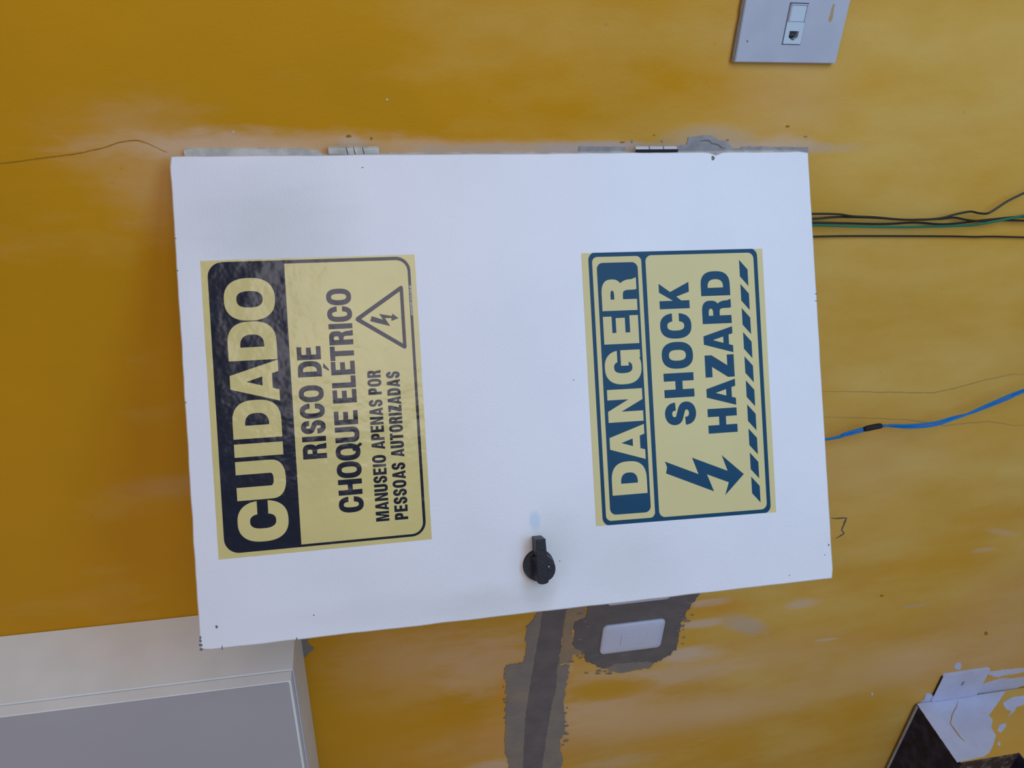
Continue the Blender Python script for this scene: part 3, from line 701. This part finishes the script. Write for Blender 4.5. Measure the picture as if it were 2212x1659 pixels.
# frame shapes lean slightly to the left at the bottom like the sheet
sh = lambda pts: [(x - 2.4*(-y/216)*(1 - x/302), y) for x, y in pts]
outer2 = [(min(max(x, .0), 301.9), y) for x, y in rr(-.6, -7.6, 302.6, -209.0, 9)]
pr = Print(f2); pr.piece([sh(outer2), sh(rr(4.6, -11.8, 297.2, -68.9, 6)), sh(rr(4.2, -73.8, 297.6, -204.3, 7))], .36); pr.build('border', BLUE, s2o)
pr = Print(f2); pr.piece([sh(rr(11.0, -16.8, 290.5, -64.3, 7))], .36); pr.build('header_band', BLUE, s2o)
pr = Print(f2)
pr.text([('D', 32.0, 68.8), ('A', 70.0, 109.2), ('N', 112.9, 149.3), ('G', 154.7, 192.7), ('E', 199.8, 231.2), ('R', 236.9, 273.2)], -20.7, -61.4, 12.4, 10.6, .42)
pr.build('lettering', YELLOW2, s2o)['label'] = 'yellow word DANGER'
pr = Print(f2)
pr.text([('S', 105.1, 131.5), ('H', 136.4, 164.0), ('O', 168.8, 199.1), ('C', 202.8, 231.5), ('K', 236.5, 266.3)], -87.7, -123.4, 9.1, 8.6, .36)
pr.build('lettering', BLUE, s2o)['label'] = 'blue word SHOCK'
pr = Print(f2)
pr.text([('H', 93.1, 121.1), ('A', 124.0, 153.9), ('Z', 156.4, 182.0), ('A', 184.2, 214.0), ('R', 217.7, 245.2), ('D', 249.5, 277.5)], -138.0, -173.4, 9.2, 8.4, .36)
pr.build('lettering', BLUE, s2o)['label'] = 'blue word HAZARD'
pr = Print(f2)
pr.piece([[(65.4, -83.8), (59.0, -86.0), (52.0, -84.4), (27.4, -140.6), (47.3, -133.2), (36.3, -159.1), (22.0, -153.9), (44.3, -178.0), (67.8, -152.2), (49.5, -158.4), (67.5, -116.3), (48.4, -123.0)]], .36)
pr.build('lightning_arrow', BLUE, s2o)
for k_ in range(10):
    dx = -27.67*k_; dy = -.05*k_
    pr = Print(f2); pr.piece([[(289.7+dx, -186.4+dy), (278.3+dx, -196.3+dy), (259.2+dx, -196.3+dy), (270.6+dx, -186.4+dy)]], .36)
    pr.build('hazard_stripe', BLUE, s2o)

# ------------------------------------------------------------------ wall plates
def pillow_plate(name, x0, x1, z0_, z1_, root, material, th=.009, r=.010, yb=0.0, n=6, dome=.002):
    """rounded rectangular wall plate with a soft edge and slightly domed front"""
    cx_, cz_ = (x0+x1)/2, (z0_+z1_)/2; hw, hh = abs(x1-x0)/2, abs(z1_-z0_)/2
    rings = []
    for ins, y in ((0, 0), (0, th*.45), (.0008, th*.75), (.0026, th), (.012, th+dome*.6), (.024, th+dome)):
        r_ = max(r-ins, .002)
        rings.append([Vector((cx_ + x, yb - y, cz_ + z)) for x, z in [(a, b) for a, b in rr(-hw+ins, hh-ins, hw-ins, -hh+ins, r_, n)]])
    N2 = len(rings[0]); mb = MB(); vs_ = [p for g in rings for p in g]
    mb.add(vs_, [(i*N2+k, i*N2+(k+1) % N2, (i+1)*N2+(k+1) % N2, (i+1)*N2+k) for i in range(len(rings)-1) for k in range(N2)], True)
    mb.add(rings[-1], [tuple(range(N2))]); mb.add(rings[0], [tuple(range(N2))])
    return mb.build(name, material, root, doubles=True)

# telephone outlet near the lower right of the panel
ox0, ox1, oz0, oz1 = .0942, .2150, Z0 - .7199, Z0 - .5984
ol_ = empty('phone_outlet', ((ox0+ox1)/2, 0, oz0), 'square white wall plate with a telephone jack, right of and below the panel', 'wall outlet')
mb = MB(); pw = lambda l, y: [Vector((x, y, z)) for x, z in l]
yF = -.0075
mA, mB_, mC, mD = (at(1540+x*.16275, y*.16275, 1, yF) for x, y in [(1035, 30), (1290, 45), (1150, 600), (900, 590)])
mx1, mx0 = (mA.x+mB_.x)/2, (mC.x+mD.x)/2; mz1, mz0 = (mA.z+mD.z)/2, (mB_.z+mC.z)/2
sq = [(ox0, oz0), (ox1, oz0), (ox1, oz1), (ox0, oz1)]; sqi = [(ox0+.0008, oz0+.0008), (ox1-.0008, oz0+.0008), (ox1-.0008, oz1-.0008), (ox0+.0008, oz1-.0008)]
hl = [(mx0, mz0), (mx0, mz1), (mx1, mz1), (mx1, mz0)]
mb.prism(pw(sqi, yF), pw(sqi, yF+.0008), [pw(hl, yF)], [pw(hl, yF+.0008)])
mb.prism(pw(sq, yF+.0008), pw(sq, 0.0), [pw(hl, yF+.0008)], [pw(hl, 0.0)])
mb.build('plate', PLATE2, ol_)
g = .0009; bx = lambda a, b, y0, y1: MB().box((a[0], y0, a[1]), (b[0], y1, b[1]))
jz0, jz1 = at(1540+1140*.16275, 450*.16275, 1, yF).z, at(1540+1003*.16275, 450*.16275, 1, yF).z
jx1, jx0 = at(1540+1070*.16275, 412*.16275, 1, yF).x, at(1540+1060*.16275, 535*.16275, 1, yF).x
zc = (mz0+mz1)/2; jz0, jz1 = zc - .0055, zc + .0055
# module face with the jack hole
face = [(mx0+g, mz0+g), (mx1-g, mz0+g), (mx1-g, mz1-g), (mx0+g, mz1-g)]
jj = [(jx1, jz0), (jx1, jz1), (jx0+.0035, jz1), (jx0+.0015, zc+.0035), (jx0+.0015, zc+.002), (jx0, zc+.002), (jx0, zc-.002), (jx0+.0015, zc-.002), (jx0+.0015, zc-.0035), (jx0+.0035, jz0)]
mb = MB(); mb.prism(pw(face, yF-.0012), pw(face, -.001), [pw(jj, yF-.0012)], [pw(jj, -.001)]); mod = mb.build('module', MODULE, ol_)
bx((mx0+.002, mz0+.002), (mx1-.002, mz1-.002), -.0012, -.0003).build('jack', BLACK, mod)
mb = MB()
for k_ in range(4): mb.box((jx0+.004, -.0040, jz0+.0022+k_*.0019), (jx1-.001, -.0012, jz0+.0026+k_*.0019))
mb.build('jack_contact', GALV, mod)
w0 = mx1 - .0016; w1 = mx1 - (mx1-mx0)*.44
MB().box((w1, yF-.0021, mz0+.0028), (w0-.0006, yF-.0010, mz1-.0028)).build('label_window', MODULE, mod, bevel=.0006)
mb = MB(); mb.box((w0-.0005, yF-.0030, mz0+.001), (w0+.0008, yF-.0008, mz1-.001)); mb.box((w1, yF-.0026, mz0+.0012), (w0-.0006, yF-.0010, mz0+.0026)); mb.box((w1, yF-.0026, mz1-.0026), (w0-.0006, yF-.0010, mz1-.0012))
mb.build('label_window_rim', PLATE2, mod, bevel=.0004)
pp = [at(1540+x*.16275, y*.16275, 1, yF) for x, y in [(1600, 45), (1618, 60), (1600, 150), (1588, 240), (1570, 285), (1535, 290), (1540, 240), (1560, 180), (1575, 110)]]
MB().prism([p - Vector((0, .0002, 0)) for p in pp], [p + Vector((0, .0002, 0)) for p in pp]).build('paint_smear', SMEAR, ol_)
pc = at(1540+455*.16275, 548*.16275, 1, yF)
MB().tube([pc, pc - Vector((0, .0003, 0))], .0009, 8).build('screw_dimple', PENCILD, ol_)
# grimy filler bead along the plate's upper edge
mb = MB(); pts = []
for i in range(24):
    x = ox0 + (ox1-ox0)*i/23; pts.append((x, .0 - .001 - .0022, oz1 + .0006 + .0008*noise.noise(Vector((x*200, 0, 3)))))
mb.tube(pts, [.0022 + .0012*noise.noise(Vector((i*.6, 2, 1))) for i in range(24)], 8); mb.build('sealant_bead', CEM_L, ol_)

# the two switch plates set in dark cement
def switch_plate(x0, x1, z_b, z_t, label, rocker=True):
    r_ = empty('blank_switch_plate', ((x0+x1)/2, 0, z_b), label, 'switch plate')
    pillow_plate('plate', x0, x1, z_b, z_t, r_, PLATE, yb=-.0010, th=.006, r=.0085, dome=.0016)
    cx_ = (x0+x1)/2; cz_ = (z_b+z_t)/2
    # faint raised middle bridge and marks
    o = MB().box((cx_-.0115, -.0100, cz_-.022), (cx_+.0115, -.0082, cz_+.022)).build('blank_cover', PLATE, r_, bevel=.0007)
    return r_
switch_plate(-.8571, -.7882, Z0-.6540, Z0-.5437, 'whole white blank switch plate with rounded corners in dark cement left of the panel door')
pe = at(1330, 1309, 1, -.006)
switch_plate(pe.x + .0005, pe.x + .0695, Z0-.6540, Z0-.5437, 'white blank switch plate mostly hidden behind the free edge of the panel door')

# plate low on the wall, daubed with white paint
px0, px1, pz0, pz1 = -1.1345, -1.0512, Z0-1.3915, Z0-1.2835
lp = empty('blanking_plate', ((px0+px1)/2, 0, pz0), 'flat white blanking plate smeared with white paint above the granite step', 'switch plate')
mb = MB()
o_ = rr(px0, pz1, px1, pz0, .005, 5); 
sl = at(2082, 1477, 1, -.007); hol = rr(sl.x-.0110, sl.z+.0030, sl.x+.0040, sl.z-.0030, .0028, 5)
mb.prism(pw(o_, -.0050), pw(o_, 0), [pw(hol, -.0050)], [pw(hol, 0)]); mb.build('plate', WHITEP, lp, bevel=.0004)
MB().box((sl.x-.011, -.0030, sl.z-.003), (sl.x+.004, -.0015, sl.z+.003)).build('screw', PLASTER, lp)
mb = MB(); mb.box((px0+.018, -.0042, pz1-.0004), (px1-.006, -.0012, pz1+.0012)); mb.build('plate_gap', DARKHOLE, lp)

# ------------------------------------------------------------------ granite stair at the lower left
XS = -1.1366; ZT1 = Z0 - 1.2515; RUN, RISE = .135, .130
st = empty('granite_stair', (-1.9, -.2, 0), 'dark granite stair with a white painted side standing against the yellow wall', 'stair')
zt = [ZT1, ZT1-RISE, ZT1-2*RISE]
# masonry side and core
TK = .004; YB = -.0027
prof_ = [(YB, 0), (YB, zt[0]-TK), (-RUN, zt[0]-TK), (-RUN, zt[1]-TK), (-2*RUN, zt[1]-TK), (-2*RUN, zt[2]-TK), (-3*RUN, zt[2]-TK), (-3*RUN, 0)]
mb = MB(); mb.prism([Vector((XS, y, z)) for y, z in prof_], [Vector((-2.9, y, z)) for y, z in prof_]); core = mb.build('side_wall', WALL, st)
for i in range(3):
    y0 = -i*RUN; z_ = zt[i]
    mb = MB(); mb.box((-2.9, y0 + (YB if i == 0 else .0), z_-TK), (XS, y0-RUN-.003, z_)); mb.build('tread', GRAN, st, bevel=.0008)
    zlow = (zt[i+1] if i < 2 else 0)
    mb = MB(); mb.box((-2.9, y0-RUN-.003, zlow), (XS-.0005, y0-RUN, z_-TK)); mb.build('riser', GRANB, st)
mb = MB(); mb.tube([(XS - .002 - .0*i - (1.7*i/30), YB - .0048, zt[0] + .0005) for i in range(31)], [.0030 + .0012*noise.noise(Vector((i*.7, 0, 2))) for i in range(31)], 8); mb.build('caulk_bead', PLASTER, st)
# white paint over the side wall (the wall's own plane x = XS)
k5 = .15914
sp = lambda pts: [(1860+x*k5, 1500+y*k5) for x, y in pts]
white1 = sp([(735,100),(960,60),(1300,40),(1650,0),(1960,-40),(1880,90),(1800,200),(1735,290),(1785,345),(1768,460),(1830,560),(1790,700),(1740,800),(1660,850),(1500,885),(1303,925)])
patch('paint_patch', white1, WHITEP, parent=core, ax=0, c=XS, th=.0008, amp=.35, seed=11, step=4)['label'] = 'white paint on the side'
for j, w_ in enumerate([[(1920,120),(2050,40),(2212,20),(2300,60),(2212,140),(2110,170),(2090,230),(1980,310),(2040,230),(1960,200)],
                        [(1870,420),(1960,390),(1975,440),(1900,520),(1850,500)], [(1860,640),(1900,660),(1890,700),(1850,690)]]):
    patch('paint_patch', sp(w_), WHITEP, parent=core, ax=0, c=XS, th=.0006, amp=1.0, seed=12+j, step=4)
stroke('scratch', sp([(1320,90),(1290,180),(1230,290),(1215,400),(1260,480),(1340,580),(1410,650)]), 3.0, SMEAR, parent=core, ax=0, c=XS, th=.0010, seed=8)
# splashes on the main wall round the blanking plate
k8 = .12297
s8 = lambda pts: [(1940+x*k8, 1420+y*k8) for x, y in pts]
patch('paint_patch', s8([(975,160),(1020,100),(1090,90),(1115,110),(1095,200),(1060,215),(1000,200)]), WHITEP, th=.0008, amp=.5, seed=21, step=3)
patch('paint_patch', s8([(1560,250),(1620,250),(1900,210),(2300,180),(2300,235),(2000,300),(1850,310),(1760,350),(1640,320),(1560,290)]), WHITEP, th=.0007, amp=1.0, seed=22, step=4)
patch('paint_patch', s8([(1480,470),(1650,420),(1800,370),(2000,370),(2300,330),(2300,470),(2120,520),(2060,600),(1300,640),(1340,560)]), WHITEP, th=.0007, amp=1.0, seed=23, step=4)
patch('paint_patch', s8([(540,610),(480,650),(440,760),(310,850),(400,930),(480,1020),(530,1010),(640,1040),(700,900),(640,740),(610,660)]), WHITEP, th=.0020, amp=.8, seed=24, step=3)
patch('plaster_patch', s8([(480,1020),(530,1005),(620,1030),(700,1150),(630,1240),(560,1180)]), CEM_L, th=.0012, amp=.8, seed=25, step=3)

# ------------------------------------------------------------------ white wall cabinet upper left
CX, CZ = -.6650, Z0 - .0599; CL, CH = 0.75, 0.95
cab = empty('wall_cabinet', (CX - CL/2, 0, CZ), 'white wall cabinet with a grey front mounted above and left of the panel', 'cabinet')
mb = MB(); mb.box((CX-CL, -.118, CZ), (CX, -.0005, CZ+CH)); mb.build('cabinet_body', CABW, cab, bevel=.0012)
mb = MB(); mb.box((CX-CL, -.1365, CZ+.0015), (CX-.0004, -.1192, CZ+CH)); dr = mb.build('cabinet_door', CABW, cab, bevel=.0010)
mb = MB(); o_ = rr(CX-CL+.004, CZ+CH-.004, CX-.0012, CZ+.0046, .003, 5); mb.prism(pw(o_, -.1375), pw(o_, -.1366)); mb.build('front_panel', CABG, dr)
MB().box((CX-CL+.002, -.1200, CZ-.0012), (CX-.001, -.1175, CZ+.0006)).build('bottom_lip', PLATE, cab)

# ------------------------------------------------------------------ wires below the panel
def smooth_path(pts, n=8):
    P = [Vector(p) for p in pts]; P = [P[0]*2-P[1]] + P + [P[-1]*2-P[-2]]; out = []
    for i in range(1, len(P)-2):
        for j in range(n):
            t_ = j/n; a, b, c_, d_ = P[i-1], P[i], P[i+1], P[i+2]
            out.append(.5*((2*b) + (c_-a)*t_ + (2*a-5*b+4*c_-d_)*t_*t_ + (3*b-a-3*c_+d_)*t_**3))
    out.append(P[-2]); return out
z5 = lambda pts: [(1740+x*s3, 400+y*s3) for x, y in pts]
def wire(pts, ys, r, material, label, cat='cable', group=None, name='wire', head=None, spread=0.0):
    W_ = []
    for i, (x, y) in enumerate(pts):
        t_ = i/(len(pts)-1); yy = ys[0] + (ys[1]-ys[0])*t_ if len(ys) == 2 else ys[i]
        W_.append(at(x, y, 1, yy))
    first = W_[0]
    top = [Vector((first.x, first.y, Z0-.650)), Vector((first.x, first.y, Z0-.685))] if head is None else head
    last = W_[-1]; d_ = (W_[-1]-W_[-2]).normalized()
    tail = [last + d_*.03, last + d_*.08 + Vector((0, 0, -.02)), Vector((last.x + spread, -.012, last.z-.36)), Vector((last.x + spread, -.02, .02)), Vector((last.x + spread+.01, -.08, r+.0005))]
    P = smooth_path(top + W_ + tail, 6)
    mb = MB(); mb.tube(P, r, 10); o = mb.build(name, material); return prop(o, label, cat, group)
A = z5([(80,290),(330,295),(480,315),(700,325),(900,343),(1100,352),(1350,338),(1500,300),(1660,268),(1750,283),(1830,288),(1900,258),(2050,160),(2212,80)])
B = z5([(80,340),(250,326),(400,322),(700,330),(1000,350),(1350,342),(1500,328),(1650,355),(1800,364),(2000,355),(2212,360)])
C_ = z5([(85,380),(400,385),(800,393),(1100,378),(1350,395),(1550,385),(1750,360),(1900,345),(2100,325),(2212,318)])
G_ = z5([(85,405),(400,415),(900,425),(1300,418),(1600,410),(1750,395),(1950,360),(2212,310)])
S_ = z5([(95,520),(400,515),(900,515),(1500,518),(1700,523),(1900,520),(2212,528)])
wire(A, (-.0110, -.0130), .0014, WIREB, 'black wire that kinks away to the right below the panel', spread=.10)
wire(B, (-.0076, -.0078), .0014, WIREB, 'black wire in the bundle below the panel, running second from the right', spread=.06)
wire(C_, (-.0042, -.0038), .0014, WIREB, 'black wire lying directly against the green wire below the panel', spread=-.01)
wire(G_, (-.0100, -.0112), .0016, WIREG, 'green wire in the bundle below the panel', spread=-.06)
wire(S_, (-.0035, -.0035), .0012, WIREB, 'thin black wire hanging alone left of the green wire', spread=-.10, head=[at(z5([(40,520)])[0][0], z5([(40,520)])[0][1], 1, -.0035)])
bl_ = [(1740+x*s3, 760+y*s3) for x, y in [(215,886),(400,838),(600,784),(740,758),(850,748),(1050,755),(1300,732),(1500,672),(1640,630),(1850,545),(2050,462),(2212,395)]]
base = [at(x, y, 1, -.022 - .012*min(i, 6)/6) for i, (x, y) in enumerate(bl_)]
hd = [Vector((base[0].x - .02, -.020, Z0-.655)), Vector((base[0].x - .012, -.022, Z0-.69))]
last = base[-1]; d_ = (base[-1]-base[-2]).normalized()
tail = [last + d_*.10 + Vector((0, 0, -.02)), Vector((last.x + .12, -.03, last.z-.30)), Vector((last.x+.14, -.04, .05)), Vector((last.x+.17, -.10, .006))]
cp = smooth_path(hd + base + tail, 8)
cable = empty('twisted_cable', (base[6].x, -.03, .003), 'twisted pair of blue wires bound with black tape below the panel', 'cable')
for s_ in (0, PI):
    P = []
    for i, p in enumerate(cp):
        ph = i*.10 + s_ + .6; P.append(p + Vector((math.cos(ph)*.0021, math.sin(ph)*.0017, math.cos(ph)*.0004)))
    mb = MB(); mb.tube(P, .0017, 10); mb.build('strand', WIREBL, cable)
tp = [at(x, y, 1, -.029) for x, y in [(1868, 927), (1872, 926), (1890, 922), (1902, 920), (1904, 919.5)]]
mb = MB(); mb.tube(tp, [.0034, .0042, .0042, .0040, .0034], 10); mb.build('insulating_tape', TAPE, cable)
